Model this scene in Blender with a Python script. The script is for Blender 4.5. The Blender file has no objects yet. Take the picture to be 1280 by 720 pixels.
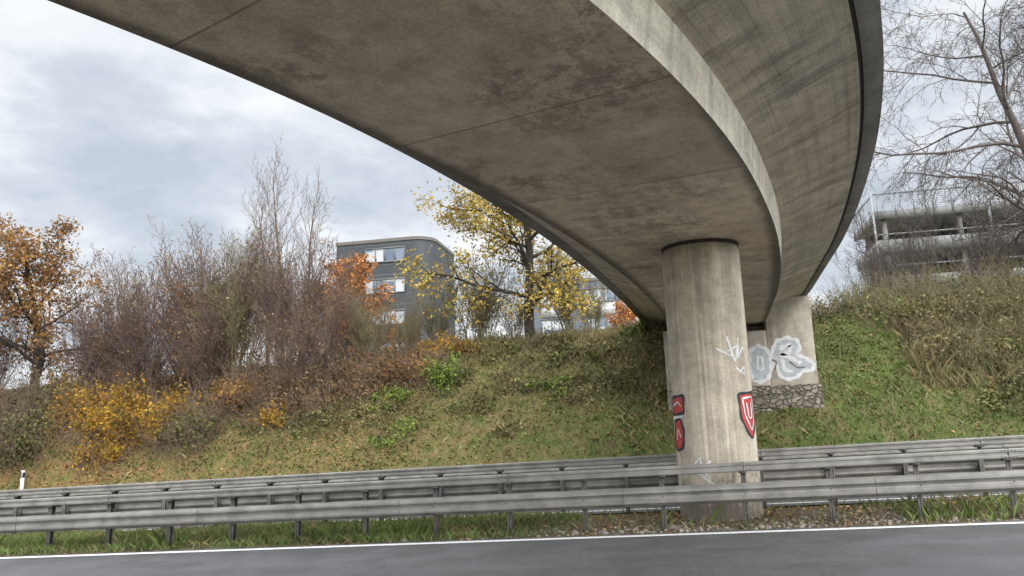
import bpy, math, random
import numpy as np
from mathutils import Vector, Matrix
rng=np.random.default_rng(7); random.seed(7)
S=bpy.context.scene
G=.0262
def gx(x): return G*200*np.tanh(np.asarray(x,float)/200)
# ------------------------------------------------------------ materials
def newmat(n):
    m=bpy.data.materials.new(n);m.use_nodes=True;nt=m.node_tree
    for x in list(nt.nodes): nt.nodes.remove(x)
    o=nt.nodes.new('ShaderNodeOutputMaterial');b=nt.nodes.new('ShaderNodeBsdfPrincipled')
    nt.links.new(b.outputs[0],o.inputs[0]);return m,nt,b
def setin(nt,sock,v):
    if isinstance(v,bpy.types.NodeSocket): nt.links.new(v,sock)
    elif v is not None:
        if sock.type=='RGBA' and len(v)==3: v=(*v,1)
        sock.default_value=v
def N(nt,t,outs=0,**kw):
    n=nt.nodes.new('ShaderNode'+t)
    for k,v in kw.items():
        if k.startswith('i_'): setin(nt,n.inputs[int(k[2:]) if k[2:].isdigit() else k[2:].replace('_',' ')],v)
        else: setattr(n,k,v)
    return n.outputs[outs]
def noise(nt,vec,scale,det=4,rough=.55,dist=0): return N(nt,'TexNoise',i_Vector=vec,i_Scale=scale,i_Detail=min(det,5),i_Roughness=rough,i_Distortion=dist)
def ramp(nt,f,stops,interp='LINEAR'):
    n=nt.nodes.new('ShaderNodeValToRGB');nt.links.new(f,n.inputs[0]);r=n.color_ramp;r.interpolation=interp
    while len(r.elements)<len(stops): r.elements.new(.5)
    for e,(p,c) in zip(r.elements,stops):
        e.position=p;e.color=(c,c,c,1) if isinstance(c,(int,float)) else (*c,1)
    return n.outputs[0]
def mix(nt,f,a,b,mode='MIX'):
    n=nt.nodes.new('ShaderNodeMix');n.data_type='RGBA';n.blend_type=mode
    setin(nt,n.inputs[0],f);setin(nt,n.inputs[6],a);setin(nt,n.inputs[7],b);return n.outputs[2]
def math_(nt,op,a,b=None,c=None):
    n=nt.nodes.new('ShaderNodeMath');n.operation=op
    for i,v in enumerate((a,b,c)):
        if v is not None: setin(nt,n.inputs[i],v)
    return n.outputs[0]
def mapping(nt,vec,sc=(1,1,1),rot=(0,0,0)):
    return N(nt,'Mapping',i_Vector=vec,i_Scale=sc,i_Rotation=rot)
def bump(nt,b,h,st=.4,d=.02):
    setin(nt,b.inputs['Normal'],N(nt,'Bump',i_Height=h,i_Strength=st,i_Distance=d))
def geo(nt,which='Position'):
    n=nt.nodes.new('ShaderNodeNewGeometry');return n.outputs[which]
def uvc(nt): return N(nt,'UVMap')
def sep(nt,v):
    n=nt.nodes.new('ShaderNodeSeparateXYZ');nt.links.new(v,n.inputs[0]);return n.outputs
def sc_(c,k): return tuple(min(1,x*k) for x in c)

def simple(name,col,rough=.7,metal=0,var=.15,sc=3,bmp=0):
    m,nt,b=newmat(name);p=geo(nt)
    f=noise(nt,p,sc,4);c1=tuple(x*(1-var) for x in col);c2=tuple(x*(1+var) for x in col)
    setin(nt,b.inputs['Base Color'],ramp(nt,f,[(.3,c1),(.7,c2)]))
    b.inputs['Roughness'].default_value=rough;b.inputs['Metallic'].default_value=metal
    if bmp: bump(nt,b,noise(nt,p,sc*8,2),bmp)
    return m
def leafmat(name,cols,rough=.6,trans=.0,lo=.6,hi=1.35,scl=.7):
    m,nt,b=newmat(name)
    r=geo(nt,'Random Per Island')
    n=len(cols);c=ramp(nt,r,[(i/max(n-1,1),cc) for i,cc in enumerate(cols)])
    big=ramp(nt,noise(nt,geo(nt),scl,2),[(.34,lo),(.66,hi)])
    setin(nt,b.inputs['Base Color'],mix(nt,1.0,c,big,'MULTIPLY'))
    b.inputs['Roughness'].default_value=rough
    b.inputs['Specular IOR Level'].default_value=.2
    if trans:
        o=[x for x in nt.nodes if x.type=='OUTPUT_MATERIAL'][0]
        t=nt.nodes.new('ShaderNodeBsdfTranslucent');nt.links.new(b.inputs['Base Color'].links[0].from_socket,t.inputs[0])
        ms=nt.nodes.new('ShaderNodeMixShader');ms.inputs[0].default_value=trans
        nt.links.new(b.outputs[0],ms.inputs[1]);nt.links.new(t.outputs[0],ms.inputs[2]);nt.links.new(ms.outputs[0],o.inputs[0])
    return m

def concrete(name,base,dark,kind):
    m,nt,b=newmat(name);uv=uvc(nt);P=geo(nt);s=sep(nt,uv);U,V=s[0],s[1]
    n1=noise(nt,uv,.35,4,.6,.4);n2=noise(nt,uv,2.6,5,.72);n3=noise(nt,uv,30,2,.6)
    c=mix(nt,ramp(nt,n1,[(.35,0.),(.65,1.)]),dark,base)
    if kind=='soffit':
        blot=noise(nt,mapping(nt,uv,(1.0,.7,1)),2.4,5,.88)
        msk=ramp(nt,blot,[(.475,0.),(.53,1.)])
        reg=ramp(nt,noise(nt,uv,.42,3),[(.43,0.),(.58,.9)])
        c=mix(nt,math_(nt,'MULTIPLY',msk,reg),c,sc_(base,.53))
        lt=ramp(nt,noise(nt,mapping(nt,uv,(.8,.35,1)),1.1,5,.75),[(.50,0.),(.64,.5)])
        c=mix(nt,lt,c,sc_(base,1.22))
        j1=math_(nt,'PINGPONG',V,1.55);l1=ramp(nt,j1,[(0,1.),(.010,.8),(.018,0.)])
        j2=math_(nt,'PINGPONG',math_(nt,'ADD',U,.0),.875);l2=ramp(nt,j2,[(0,.35),(.012,0.)])
        ln=math_(nt,'MAXIMUM',l1,l2)
        ln=math_(nt,'MULTIPLY',ln,ramp(nt,n1,[(.35,.5),(.6,.9)]))
        c=mix(nt,ln,c,sc_(base,.25))
        fl2=ramp(nt,N(nt,'TexWhiteNoise',0,noise_dimensions='2D',i_Vector=N(nt,'VectorMath',operation='FLOOR',i_0=mapping(nt,uv,(1/1.75,1/3.1,1)))),[(0,.86),(1,1.1)])
        c=mix(nt,1.,c,fl2,'MULTIPLY')
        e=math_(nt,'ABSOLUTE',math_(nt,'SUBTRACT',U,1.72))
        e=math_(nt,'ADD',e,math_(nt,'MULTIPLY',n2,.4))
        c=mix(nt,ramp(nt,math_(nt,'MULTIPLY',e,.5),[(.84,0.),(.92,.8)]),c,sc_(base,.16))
        bump(nt,b,n3,.25,.01)
    elif kind=='boards':
        jb=math_(nt,'PINGPONG',U,.06);lb=ramp(nt,jb,[(0,1.),(.012,0.)])
        bid=math_(nt,'FLOOR',math_(nt,'DIVIDE',math_(nt,'ADD',U,.0),.12))
        wn=N(nt,'TexWhiteNoise',0,noise_dimensions='1D',i_W=bid)
        c=mix(nt,1.,c,ramp(nt,wn,[(0,.92),(1,1.05)]),'MULTIPLY')
        st=noise(nt,mapping(nt,uv,(9,.2,1)),1.,4,.6);c=mix(nt,ramp(nt,st,[(.48,0.),(.70,.55)]),c,sc_(base,.5))
        st=noise(nt,mapping(nt,uv,(.5,2.2,1)),1.,5,.75);c=mix(nt,ramp(nt,st,[(.50,0.),(.62,.65)]),c,sc_(base,.4))
        j1=math_(nt,'PINGPONG',V,2.3);l1=ramp(nt,j1,[(0,.6),(.006,0.)])
        c=mix(nt,math_(nt,'MAXIMUM',math_(nt,'MULTIPLY',lb,.22),l1),c,sc_(base,.3))
        bump(nt,b,math_(nt,'SUBTRACT',0.,lb),.15,.008)
    elif kind=='pillar':
        jb=math_(nt,'PINGPONG',U,.05);lb=ramp(nt,jb,[(0,1.),(.012,0.)])
        bid=math_(nt,'FLOOR',math_(nt,'DIVIDE',U,.1))
        wn=N(nt,'TexWhiteNoise',0,noise_dimensions='1D',i_W=bid)
        c=mix(nt,1.,c,ramp(nt,wn,[(0,.84),(1,1.08)]),'MULTIPLY')
        c=mix(nt,math_(nt,'MULTIPLY',lb,.3),c,sc_(base,.5))
        st=noise(nt,mapping(nt,uv,(5,.35,1)),1.,5,.7);c=mix(nt,ramp(nt,st,[(.46,0.),(.64,.65)]),c,sc_(base,.48))
        st2=noise(nt,mapping(nt,uv,(11,.2,1)),1.,4,.6);c=mix(nt,ramp(nt,st2,[(.55,0.),(.7,.5)]),c,sc_(base,1.35))
        mp=math_(nt,'SUBTRACT',V,math_(nt,'MULTIPLY',noise(nt,mapping(nt,uv,(1.6,1.2,1)),1.5,5,.75),2.4))
        low=ramp(nt,math_(nt,'ADD',mp,.9),[(.15,1.),(.5,0.)]);c=mix(nt,math_(nt,'MULTIPLY',low,.7),c,(.09,.075,.06))
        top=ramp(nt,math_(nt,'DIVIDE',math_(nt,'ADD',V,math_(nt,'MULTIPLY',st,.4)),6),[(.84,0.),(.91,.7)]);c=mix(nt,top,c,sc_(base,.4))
        bump(nt,b,math_(nt,'SUBTRACT',n2,math_(nt,'MULTIPLY',lb,.35)),.4,.02)
    else:
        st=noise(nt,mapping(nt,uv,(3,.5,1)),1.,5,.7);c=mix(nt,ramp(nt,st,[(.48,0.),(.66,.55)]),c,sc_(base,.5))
        if kind=='web':
            st=noise(nt,mapping(nt,uv,(.6,5.,1)),1.,5,.7);c=mix(nt,ramp(nt,st,[(.50,0.),(.66,.6)]),c,sc_(base,.4))
        j1=math_(nt,'PINGPONG',V,1.2);l1=ramp(nt,j1,[(0,.7),(.012,0.)]) if kind=='wall' else None
        if l1 is not None: c=mix(nt,math_(nt,'MULTIPLY',l1,.5),c,dark)
        bump(nt,b,n3,.2,.01)
    c=mix(nt,.6,c,ramp(nt,n2,[(.32,.6),(.68,1.35)]),'MULTIPLY')
    c=mix(nt,.5,c,ramp(nt,n3,[(.3,.7),(.7,1.25)]),'MULTIPLY')
    setin(nt,b.inputs['Base Color'],c);b.inputs['Roughness'].default_value=.85;b.inputs['Specular IOR Level'].default_value=.2
    return m
M={}
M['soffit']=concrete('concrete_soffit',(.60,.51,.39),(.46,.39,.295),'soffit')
M['boards']=concrete('concrete_boards',(.54,.475,.385),(.41,.36,.285),'boards')
M['web']=concrete('concrete_web',(.72,.67,.57),(.58,.53,.44),'web')
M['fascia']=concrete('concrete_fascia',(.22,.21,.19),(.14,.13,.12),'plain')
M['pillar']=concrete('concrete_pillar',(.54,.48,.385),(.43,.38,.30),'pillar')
M['wall']=concrete('concrete_wall',(.42,.38,.31),(.30,.27,.22),'wall')
M['bark']=simple('bark_dark',(.035,.028,.022),.9,var=.35,sc=6)
M['barkgrey']=simple('bark_grey',(.11,.09,.08),.9,var=.3,sc=6)
M['twig']=simple('twig_brown',(.165,.115,.083),.9,var=.45,sc=.9)
M['twigr']=simple('twig_purple_brown',(.13,.088,.07),.9,var=.4,sc=1.1)
M['twig2']=simple('twig_olive',(.17,.145,.075),.9,var=.35,sc=2)
M['oakleaf']=leafmat('oak_leaf',[(.10,.055,.025),(.30,.14,.045),(.42,.22,.07),(.22,.12,.045),(.38,.26,.11)],trans=.3)
M['yellowleaf']=leafmat('yellow_leaf',[(.36,.26,.05),(.54,.38,.07),(.28,.26,.06),(.60,.43,.10),(.42,.25,.06)],trans=.35)
M['yshrub']=leafmat('yellow_shrub_leaf',[(.42,.24,.025),(.52,.31,.04),(.20,.17,.03),(.44,.2,.04),(.12,.12,.03)],trans=.3)
M['orange']=leafmat('orange_leaf',[(.38,.15,.04),(.52,.21,.05),(.28,.12,.035)])
M['green']=leafmat('green_leaf',[(.07,.12,.02),(.14,.20,.03),(.10,.15,.025),(.24,.27,.05)])
M['bramble']=leafmat('bramble_leaf',[(.055,.075,.025),(.10,.12,.035),(.15,.13,.045),(.08,.10,.03),(.19,.13,.055),(.14,.18,.045)])
M['scrub']=leafmat('scrub_leaf',[(.09,.09,.035),(.17,.15,.06),(.24,.18,.09),(.13,.14,.045),(.20,.14,.07),(.15,.17,.05)])
M['brown']=leafmat('brown_leaf',[(.12,.075,.035),(.23,.135,.06),(.17,.10,.045),(.30,.20,.09)])
M['grass']=leafmat('grass_blade',[(.065,.105,.025),(.105,.155,.04),(.14,.175,.055),(.17,.17,.075),(.095,.14,.03)],scl=.5,lo=.65)
M['lush']=leafmat('lush_grass_blade',[(.07,.12,.025),(.11,.175,.035),(.15,.20,.05),(.10,.15,.03),(.17,.17,.07)])
M['dry']=leafmat('dry_grass_blade',[(.26,.20,.10),(.17,.13,.06),(.32,.25,.135),(.14,.13,.05),(.20,.13,.065)])
M['litter']=leafmat('fallen_leaf',[(.22,.11,.04),(.32,.17,.07),(.14,.075,.035),(.40,.26,.10),(.10,.06,.03)])
M['steel']=simple('galvanised_steel',(.215,.205,.185),.55,.2,var=.3,sc=3)
M['steeldk']=simple('galvanised_steel_dull',(.10,.093,.082),.7,.2,var=.3,sc=4)
M['white']=simple('white_plastic',(.78,.78,.77),.5,var=.05)
M['black']=simple('black_plastic',(.02,.02,.02),.5,var=.1)
M['refl']=simple('reflector',(.6,.6,.62),.2,.5,var=.05)
# ------------------------------------------------------------ mesh helpers
def mkmesh(name,V,F,mats,uv=None,midx=None,smooth=False):
    me=bpy.data.meshes.new(name)
    V=np.asarray(V,np.float32);F=np.asarray(F,np.int32);k=F.shape[1]
    me.vertices.add(len(V));me.vertices.foreach_set('co',V.ravel())
    me.loops.add(F.size);me.loops.foreach_set('vertex_index',F.ravel())
    me.polygons.add(len(F));me.polygons.foreach_set('loop_start',np.arange(len(F),dtype=np.int32)*k)
    me.polygons.foreach_set('loop_total',np.full(len(F),k,np.int32))
    for m in mats: me.materials.append(m)
    if midx is not None: me.polygons.foreach_set('material_index',np.asarray(midx,np.int32))
    if smooth: me.polygons.foreach_set('use_smooth',np.ones(len(F),bool))
    me.update(calc_edges=True)
    if uv is not None:
        l=me.uv_layers.new(name='UVMap');l.data.foreach_set('uv',np.asarray(uv,np.float32)[F.ravel()].ravel())
    return me
def obj(name,me,parent=None):
    o=bpy.data.objects.new(name,me);S.collection.objects.link(o)
    if parent: o.parent=parent
    return o
def empty(name,loc=(0,0,0)):
    o=bpy.data.objects.new(name,None);o.empty_display_size=.3;S.collection.objects.link(o);return o
class MB:
    def __init__(s): s.v=[];s.f=[];s.m=[];s.uv=[]
    def box(s,x0,x1,y0,y1,z0,z1,m=0,sh=None):
        b=len(s.v)
        for z in(z0,z1):
            for x,y in((x0,y0),(x1,y0),(x1,y1),(x0,y1)):
                s.v.append((x,y,z+(float(gx(x)) if sh else 0)))
                s.uv.append((x+y*.7,z))
        for f in((0,3,2,1),(4,5,6,7),(0,1,5,4),(1,2,6,5),(2,3,7,6),(3,0,4,7)): s.f.append([b+i for i in f]);s.m.append(m)
    def quad(s,pts,m=0):
        b=len(s.v);s.v+=[tuple(float(q) for q in p) for p in pts];s.uv+=[(p[0]+p[1]*.7,p[2]) for p in pts];s.f.append([b,b+1,b+2,b+3]);s.m.append(m)
    def make(s,name,mats,parent=None,bevel=0):
        o=obj(name,mkmesh(name,s.v,s.f,mats,uv=s.uv,midx=s.m),parent)
        if bevel:
            md=o.modifiers.new('b','BEVEL');md.width=bevel;md.segments=2;md.limit_method='ANGLE'
        return o
def tubes(segs,n):
    A=np.array([s[0] for s in segs]);B=np.array([s[1] for s in segs]);ra=np.array([s[2] for s in segs]);rb=np.array([s[3] for s in segs])
    d=B-A;d/=np.linalg.norm(d,axis=1)[:,None]+1e-9
    ref=np.where(np.abs(d[:,2:3])>.9,np.array([[1.,0,0]]),np.array([[0,0,1.]]))
    u=np.cross(d,ref);u/=np.linalg.norm(u,axis=1)[:,None];w=np.cross(d,u)
    a=np.arange(n)*2*math.pi/n
    ring=u[:,None,:]*np.cos(a)[None,:,None]+w[:,None,:]*np.sin(a)[None,:,None]
    V=np.concatenate([A[:,None]+ring*ra[:,None,None],B[:,None]+ring*rb[:,None,None]],1).reshape(-1,3)
    i=np.arange(n);j=(i+1)%n;F=np.stack([i,j,j+n,i+n],1)
    F=(F[None]+(np.arange(len(A))*2*n)[:,None,None]).reshape(-1,4);return V,F
def leaves(pts,size,flat=0,elong=1.6,jit=0):
    pts=np.asarray(pts,float);n=len(pts)
    if jit: pts=pts+rng.normal(0,jit,(n,3))
    nrm=rng.normal(0,1,(n,3));nrm[:,2]=nrm[:,2]*(1-flat)+flat*4
    nrm/=np.linalg.norm(nrm,axis=1)[:,None];t=np.cross(nrm,rng.normal(0,1,(n,3)));t/=np.linalg.norm(t,axis=1)[:,None]+1e-9
    w=np.cross(nrm,t);sz=(size*rng.uniform(.6,1.4,n))[:,None]
    V=np.stack([pts-t*sz*elong*.5,pts+w*sz*.42,pts+t*sz*elong*.5,pts-w*sz*.42],1).reshape(-1,3)
    return V,np.arange(4*n).reshape(-1,4)
def blades(pts,h,w,lean=.35):
    n=len(pts);a=rng.uniform(0,math.tau,n);hh=h*rng.uniform(.5,1.4,n)
    dx=np.stack([np.cos(a),np.sin(a),np.zeros(n)],1);l=rng.normal(0,lean,(n,2))
    tip=pts+np.stack([l[:,0]*hh,l[:,1]*hh,hh],1);mid=pts+np.stack([l[:,0]*hh*.3,l[:,1]*hh*.3,hh*.55],1)
    V=np.stack([pts-dx*w*.5,pts+dx*w*.5,mid+dx*w*.4,tip],1).reshape(-1,3)
    return V,np.arange(4*n).reshape(-1,4)
def join(parts):
    Vs=[];Fs=[];Ms=[];o=0
    for i,(V,F) in parts:
        Vs.append(V);Fs.append(F+o);Ms.append(np.full(len(F),i));o+=len(V)
    return np.concatenate(Vs),np.concatenate(Fs),np.concatenate(Ms)
# ------------------------------------------------------------ terrain
PY=[-3000,12.9,13.2,13.9,15,16.2,16.8,25.6,26.9,27.5,28.2,30,32,34,36,38,45,70,3000]
PZ=[0,0,.03,.07,.10,.06,0,0,.06,.3,.85,2.45,4.1,5.5,6.25,6.5,6.6,6.9,7.5]
def lump(x,y): return .5*np.sin(x*.61+y*.4)+.35*np.sin(x*1.7-y*1.1+1)+.25*np.sin(x*3.1+y*2.3+2)+.2*np.sin(x*5.3-y*4.1)
def zt(x,y):
    x=np.asarray(x,float);y=np.asarray(y,float)
    z=np.interp(y,PY,PZ)
    amp=np.clip((y-27)/3,0,1)*np.clip((400-y)/300,0,1)
    z=z*(1+np.clip((y-27)/8,0,1)*(.03*np.tanh((x+4)/10)))
    return z+gx(x)+amp*.17*lump(x,y)+np.clip((y-13.1)*4,0,1)*np.clip((16.8-y)*4,0,1)*.025*lump(x*2,y*3)
def axis(parts):
    return np.unique(np.round(np.concatenate([np.arange(a,b,s) for a,b,s in parts]),3))
xs=axis([(-3000,-200,200),(-200,-60,10),(-60,45,.4),(45,200,10),(200,3001,200)])
ys=axis([(-3000,-100,200),(-100,0,20),(0,12.8,3),(12.8,17.2,.2),(17.2,25.6,2),(25.6,40,.3),(40,70,5),(70,400,40),(400,3001,200)])
def grid(xs,ys,zf):
    X,Y=np.meshgrid(xs,ys);Z=zf(X,Y);V=np.stack([X,Y,Z],-1).reshape(-1,3)
    nx,ny=len(xs),len(ys);i=np.arange(nx-1)[None,:]+np.arange(ny-1)[:,None]*nx
    F=np.stack([i,i+1,i+nx+1,i+nx],-1).reshape(-1,4);return V,F
m,nt,b=newmat('ground_soil_grass');P=geo(nt);s=sep(nt,P)
n1=noise(nt,P,.35,4,.6);n2=noise(nt,P,1.6,5,.7);n3=noise(nt,P,14,4,.7)
grass=ramp(nt,n2,[(.34,(.06,.085,.024)),(.46,(.10,.12,.038)),(.56,(.14,.13,.055)),(.66,(.17,.13,.07))])
dirt=ramp(nt,n3,[(.3,(.05,.038,.026)),(.5,(.12,.09,.06)),(.72,(.24,.19,.135))])
leaf=ramp(nt,n3,[(.3,(.09,.05,.025)),(.5,(.20,.115,.05)),(.7,(.30,.19,.08))])
xx=math_(nt,'ADD',s[0],math_(nt,'MULTIPLY',n1,8.))
f=ramp(nt,math_(nt,'DIVIDE',math_(nt,'ADD',xx,40.),60.),[(.3,1.),(.62,.35),(.75,0.)])
f=math_(nt,'MULTIPLY',f,ramp(nt,n2,[(.35,.2),(.6,1.)]))
c=mix(nt,f,grass,leaf)
med=math_(nt,'MULTIPLY',math_(nt,'GREATER_THAN',s[1],12.),math_(nt,'LESS_THAN',s[1],17.))
c=mix(nt,math_(nt,'MULTIPLY',med,ramp(nt,n2,[(.3,1.),(.7,.85)])),c,dirt)
setin(nt,b.inputs['Base Color'],c);b.inputs['Roughness'].default_value=.95;b.inputs['Specular IOR Level'].default_value=.1
bump(nt,b,n3,.8,.08)
V,F=grid(xs,ys,zt);obj('ground',mkmesh('ground',V,F,[m],smooth=True))
# roads
m,nt,b=newmat('asphalt');P=geo(nt)
a1=noise(nt,mapping(nt,P,(.15,1.2,1)),1.,4,.6);a2=noise(nt,P,60,3,.85);a3=noise(nt,P,1.1,4,.6)
c=mix(nt,a1,(.058,.059,.063),(.098,.097,.10))
c=mix(nt,1.,c,ramp(nt,a2,[(.3,.4),(.5,1.),(.68,2.3)]),'MULTIPLY')
c=mix(nt,.6,c,ramp(nt,a3,[(.3,.7),(.7,1.3)]),'MULTIPLY')
setin(nt,b.inputs['Base Color'],c);setin(nt,b.inputs['Roughness'],ramp(nt,a3,[(.3,.32),(.7,.55)]))
bump(nt,b,a2,.6,.012);M['asphalt']=m
m,nt,b=newmat('road_paint');P=geo(nt)
w=noise(nt,P,18,4,.75);setin(nt,b.inputs['Base Color'],ramp(nt,w,[(.3,(.25,.25,.25)),(.40,(.68,.68,.66)),(.6,(.85,.85,.83))]));b.inputs['Roughness'].default_value=.6;M['paint']=m
rx=axis([(-3000,-200,200),(-200,-60,10),(-60,60,2),(60,200,10),(200,3001,200)])
fl=lambda dz:(lambda X,Y:gx(X)+dz)
def edgewob(V,y):
    k=np.abs(V[:,1]-y)<.01;V[k,1]+=.05*np.sin(V[k,0]*1.3)+.03*np.sin(V[k,0]*3.7)
rx2=axis([(-3000,-200,200),(-200,-60,10),(-60,60,.3),(60,200,10),(200,3001,200)])
V,F=grid(rx2,np.array([-1.,4,9,13.28]),fl(.034));edgewob(V,13.28)
obj('road',mkmesh('road',V,F,[M['asphalt']]))
V,F=grid(rx2,np.array([16.9,21,25.8]),fl(.03));obj('road',mkmesh('road',V,F,[M['asphalt']]))
for y0,y1,dz,n in((12.85,13.05,.038,'road_edge_line'),(17.4,17.55,.034,'road_edge_line'),(25.2,25.35,.034,'road_edge_line'),(1.2,1.35,.038,'road_edge_line')):
    V,F=grid(rx2,np.array([y0,y1]),fl(dz));obj(n,mkmesh(n,V,F,[M['paint']]))
for y,dz in((7.0,.038),(21.3,.034)):
    B=MB()
    for i in range(-15,16):
        x0=i*18.-3
        B.quad([(x0,y,gx(x0)+dz),(x0+6,y,gx(x0+6)+dz),(x0+6,y+.12,gx(x0+6)+dz),(x0,y+.12,gx(x0)+dz)])
    B.make('lane_marking',[M['paint']])
# ------------------------------------------------------------ bridge
Yb=np.arange(-14,46.01,.25)
def sm(ty,tx):
    v=np.interp(Yb,ty,tx);k=np.hanning(17);k/=k.sum()
    for _ in range(2):
        p=np.concatenate([v[0]+(v[0]-v[1:9][::-1]) ,v,v[-1]+(v[-1]-v[-9:-1][::-1])]);v=np.convolve(p,k,'valid')
    return v
Lx=sm([-16,-12,-7,-3,0,2,4.1,5.7,8,9.7,11.8,14.4,18.4,23.2,30,36,46],[-24,-19,-13,-9,-6.6,-5.3,-4.25,-3.55,-2.85,-2.3,-1.8,-1.3,-.7,-.2,.35,.7,1.1])
Rx=sm([-16,-12,-7,-3,0,2,4,5.2,6.6,8.4,9.8,11.5,14.1,17.6,21.5,30,36,46],[-18,-13.5,-8.5,-5.2,-3.1,-2,-.97,-.4,.2,.8,1.2,1.6,2.15,2.7,3.15,3.8,4.15,4.55])
Ox=sm([-16,-12,-7,-3,0,2,4,6,8,9,10.2,12.5,14.9,17.6,21,24.7,30,36,46],[-15,-10.5,-5.8,-2.8,-.95,.1,1.0,1.85,2.5,2.8,3.1,3.6,4.0,4.4,4.8,5.1,5.55,5.9,6.3])
zs=5.19+.03*(Yb-14.9)
cx=(Lx+Rx)/2;dx=np.gradient(cx,Yb);head=np.arctan(dx);sl=np.concatenate([[0],np.cumsum(np.hypot(np.diff(cx),np.diff(Yb)))])
def strip(name,cols,mat,parent,smooth=True):
    V=[];uv=[];acc=np.zeros(len(Yb))
    for i,(x,dz) in enumerate(cols):
        if i: 
            px,pz=cols[i-1];acc=acc+np.hypot((x-px)*np.cos(head),dz-pz)
        V.append(np.stack([x,Yb,zs+dz],1));uv.append(np.stack([acc,sl+(x-cx)*np.sin(head)],1))
    V=np.concatenate(V);uv=np.concatenate(uv);n=len(Yb);F=[]
    for c in range(len(cols)-1):
        i=np.arange(n-1)+c*n;F.append(np.stack([i,i+n,i+n+1,i+1],1))
    return obj(name,mkmesh(name,V,np.concatenate(F),[mat],uv=uv,smooth=smooth),parent)
br=empty('concrete_bridge')
ww=(Rx-Lx)
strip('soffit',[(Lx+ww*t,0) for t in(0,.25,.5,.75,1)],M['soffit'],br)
strip('web_outer',[(Rx,0),(Rx+.06,.52)],M['web'],br)
strip('web_inner',[(Lx-.06,.52),(Lx,0)],M['web'],br)
strip('cantilever_outer',[(Rx+.06,.52),((Rx+.06)*.5+(Ox-.3)*.5,.78),(Ox-.3,1.02)],M['boards'],br)
strip('cantilever_inner',[(Lx-1.45,1.02),(Lx-.75,.78),(Lx-.06,.52)],M['boards'],br)
strip('drip_groove_outer',[(Ox-.3,1.02),(Ox-.3,1.07),(Ox-.25,1.07),(Ox-.25,1.03)],M['black'],br,False)
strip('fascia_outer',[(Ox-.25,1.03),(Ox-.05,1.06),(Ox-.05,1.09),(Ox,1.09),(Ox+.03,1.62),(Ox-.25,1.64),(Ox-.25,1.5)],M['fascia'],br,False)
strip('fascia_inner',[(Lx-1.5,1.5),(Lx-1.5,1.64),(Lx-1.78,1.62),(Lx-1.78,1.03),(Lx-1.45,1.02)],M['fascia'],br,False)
strip('deck_top',[(Ox-.25,1.5),(Lx-1.5,1.5)],M['asphalt'],br)
# pillar
PC=(.79,14.92);PR=.735
n=96;V=[];uv=[];zl=[-.3,0,.5,1,1.5,2,2.5,3,3.5,4,4.5,5.0,5.1,5.19]
for z in zl:
    r=PR
    if z>5.05: r=PR*.965
    for i in range(n+1):
        a=i/n*math.tau;V.append((PC[0]+r*math.cos(a),PC[1]+r*math.sin(a),z));uv.append((a*PR,z))
F=[(k*(n+1)+i,k*(n+1)+i+1,(k+1)*(n+1)+i+1,(k+1)*(n+1)+i) for k in range(len(zl)-1) for i in range(n)]
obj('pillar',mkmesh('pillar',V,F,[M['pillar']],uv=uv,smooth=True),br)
V=[];F=[];
for z,r in((5.10,PR*.985),(5.14,PR*1.0),(5.19,PR*1.0)):
    for i in range(n): a=i/n*math.tau;V.append((PC[0]+r*math.cos(a)*1.0,PC[1]+r*math.sin(a),z))
F=[(k*n+i,k*n+(i+1)%n,(k+1)*n+(i+1)%n,(k+1)*n+i) for k in range(2) for i in range(n)]
obj('pillar_head_joint_shadow',mkmesh('pj',V,F,[M['bark']],smooth=True),br)  # dark ring at the head joint, shadow below the deck put into its colour
# abutment
B=MB()
B.box(-.05,3.78,30.0,36,1.5,5.32)
B.box(3.785,5.46,30.0,36,1.5,6.55)
B.box(-.05,3.78,30.9,36,5.323,5.62)
B.make('abutment',[M['wall']],br,.03)
m,nt,b=newmat('rubble_stone')
uv=N(nt,'VectorMath',operation='ADD',i_0=mapping(nt,geo(nt),(1,1,1.4)),i_1=N(nt,'VectorMath',operation='SCALE',i_0=N(nt,'TexNoise',1,i_Vector=geo(nt),i_Scale=2.,i_Detail=2),i_Scale=.35))
vc=N(nt,'TexVoronoi',1,i_Vector=uv,i_Scale=4.2);ve=N(nt,'TexVoronoi',0,feature='DISTANCE_TO_EDGE',i_Vector=uv,i_Scale=4.2)
c=mix(nt,ramp(nt,N(nt,'SeparateColor',0,i_0=vc),[(0,.0),(1,1.)]),(.14,.12,.095),(.34,.30,.24))
c=mix(nt,ramp(nt,noise(nt,geo(nt),9,4,.7),[(.3,0.),(.7,.6)]),c,(.10,.09,.06))
c=mix(nt,ramp(nt,ve,[(0,.7),(.05,0.)]),c,(.06,.052,.043));setin(nt,b.inputs['Base Color'],c);b.inputs['Roughness'].default_value=.9
bump(nt,b,ramp(nt,ve,[(0,0.),(.15,1.)]),1.,.08)
B=MB();B.box(.6,5.5,29.62,30.3,1.0,3.22);B.make('stone_revetment',[m],br,.06)
B=MB();B.box(1.0,1.5,30.2,30.7,5.325,5.55);B.box(2.6,3.1,30.2,30.7,5.325,5.55);B.make('bridge_bearings',[M['black']],br)
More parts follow.
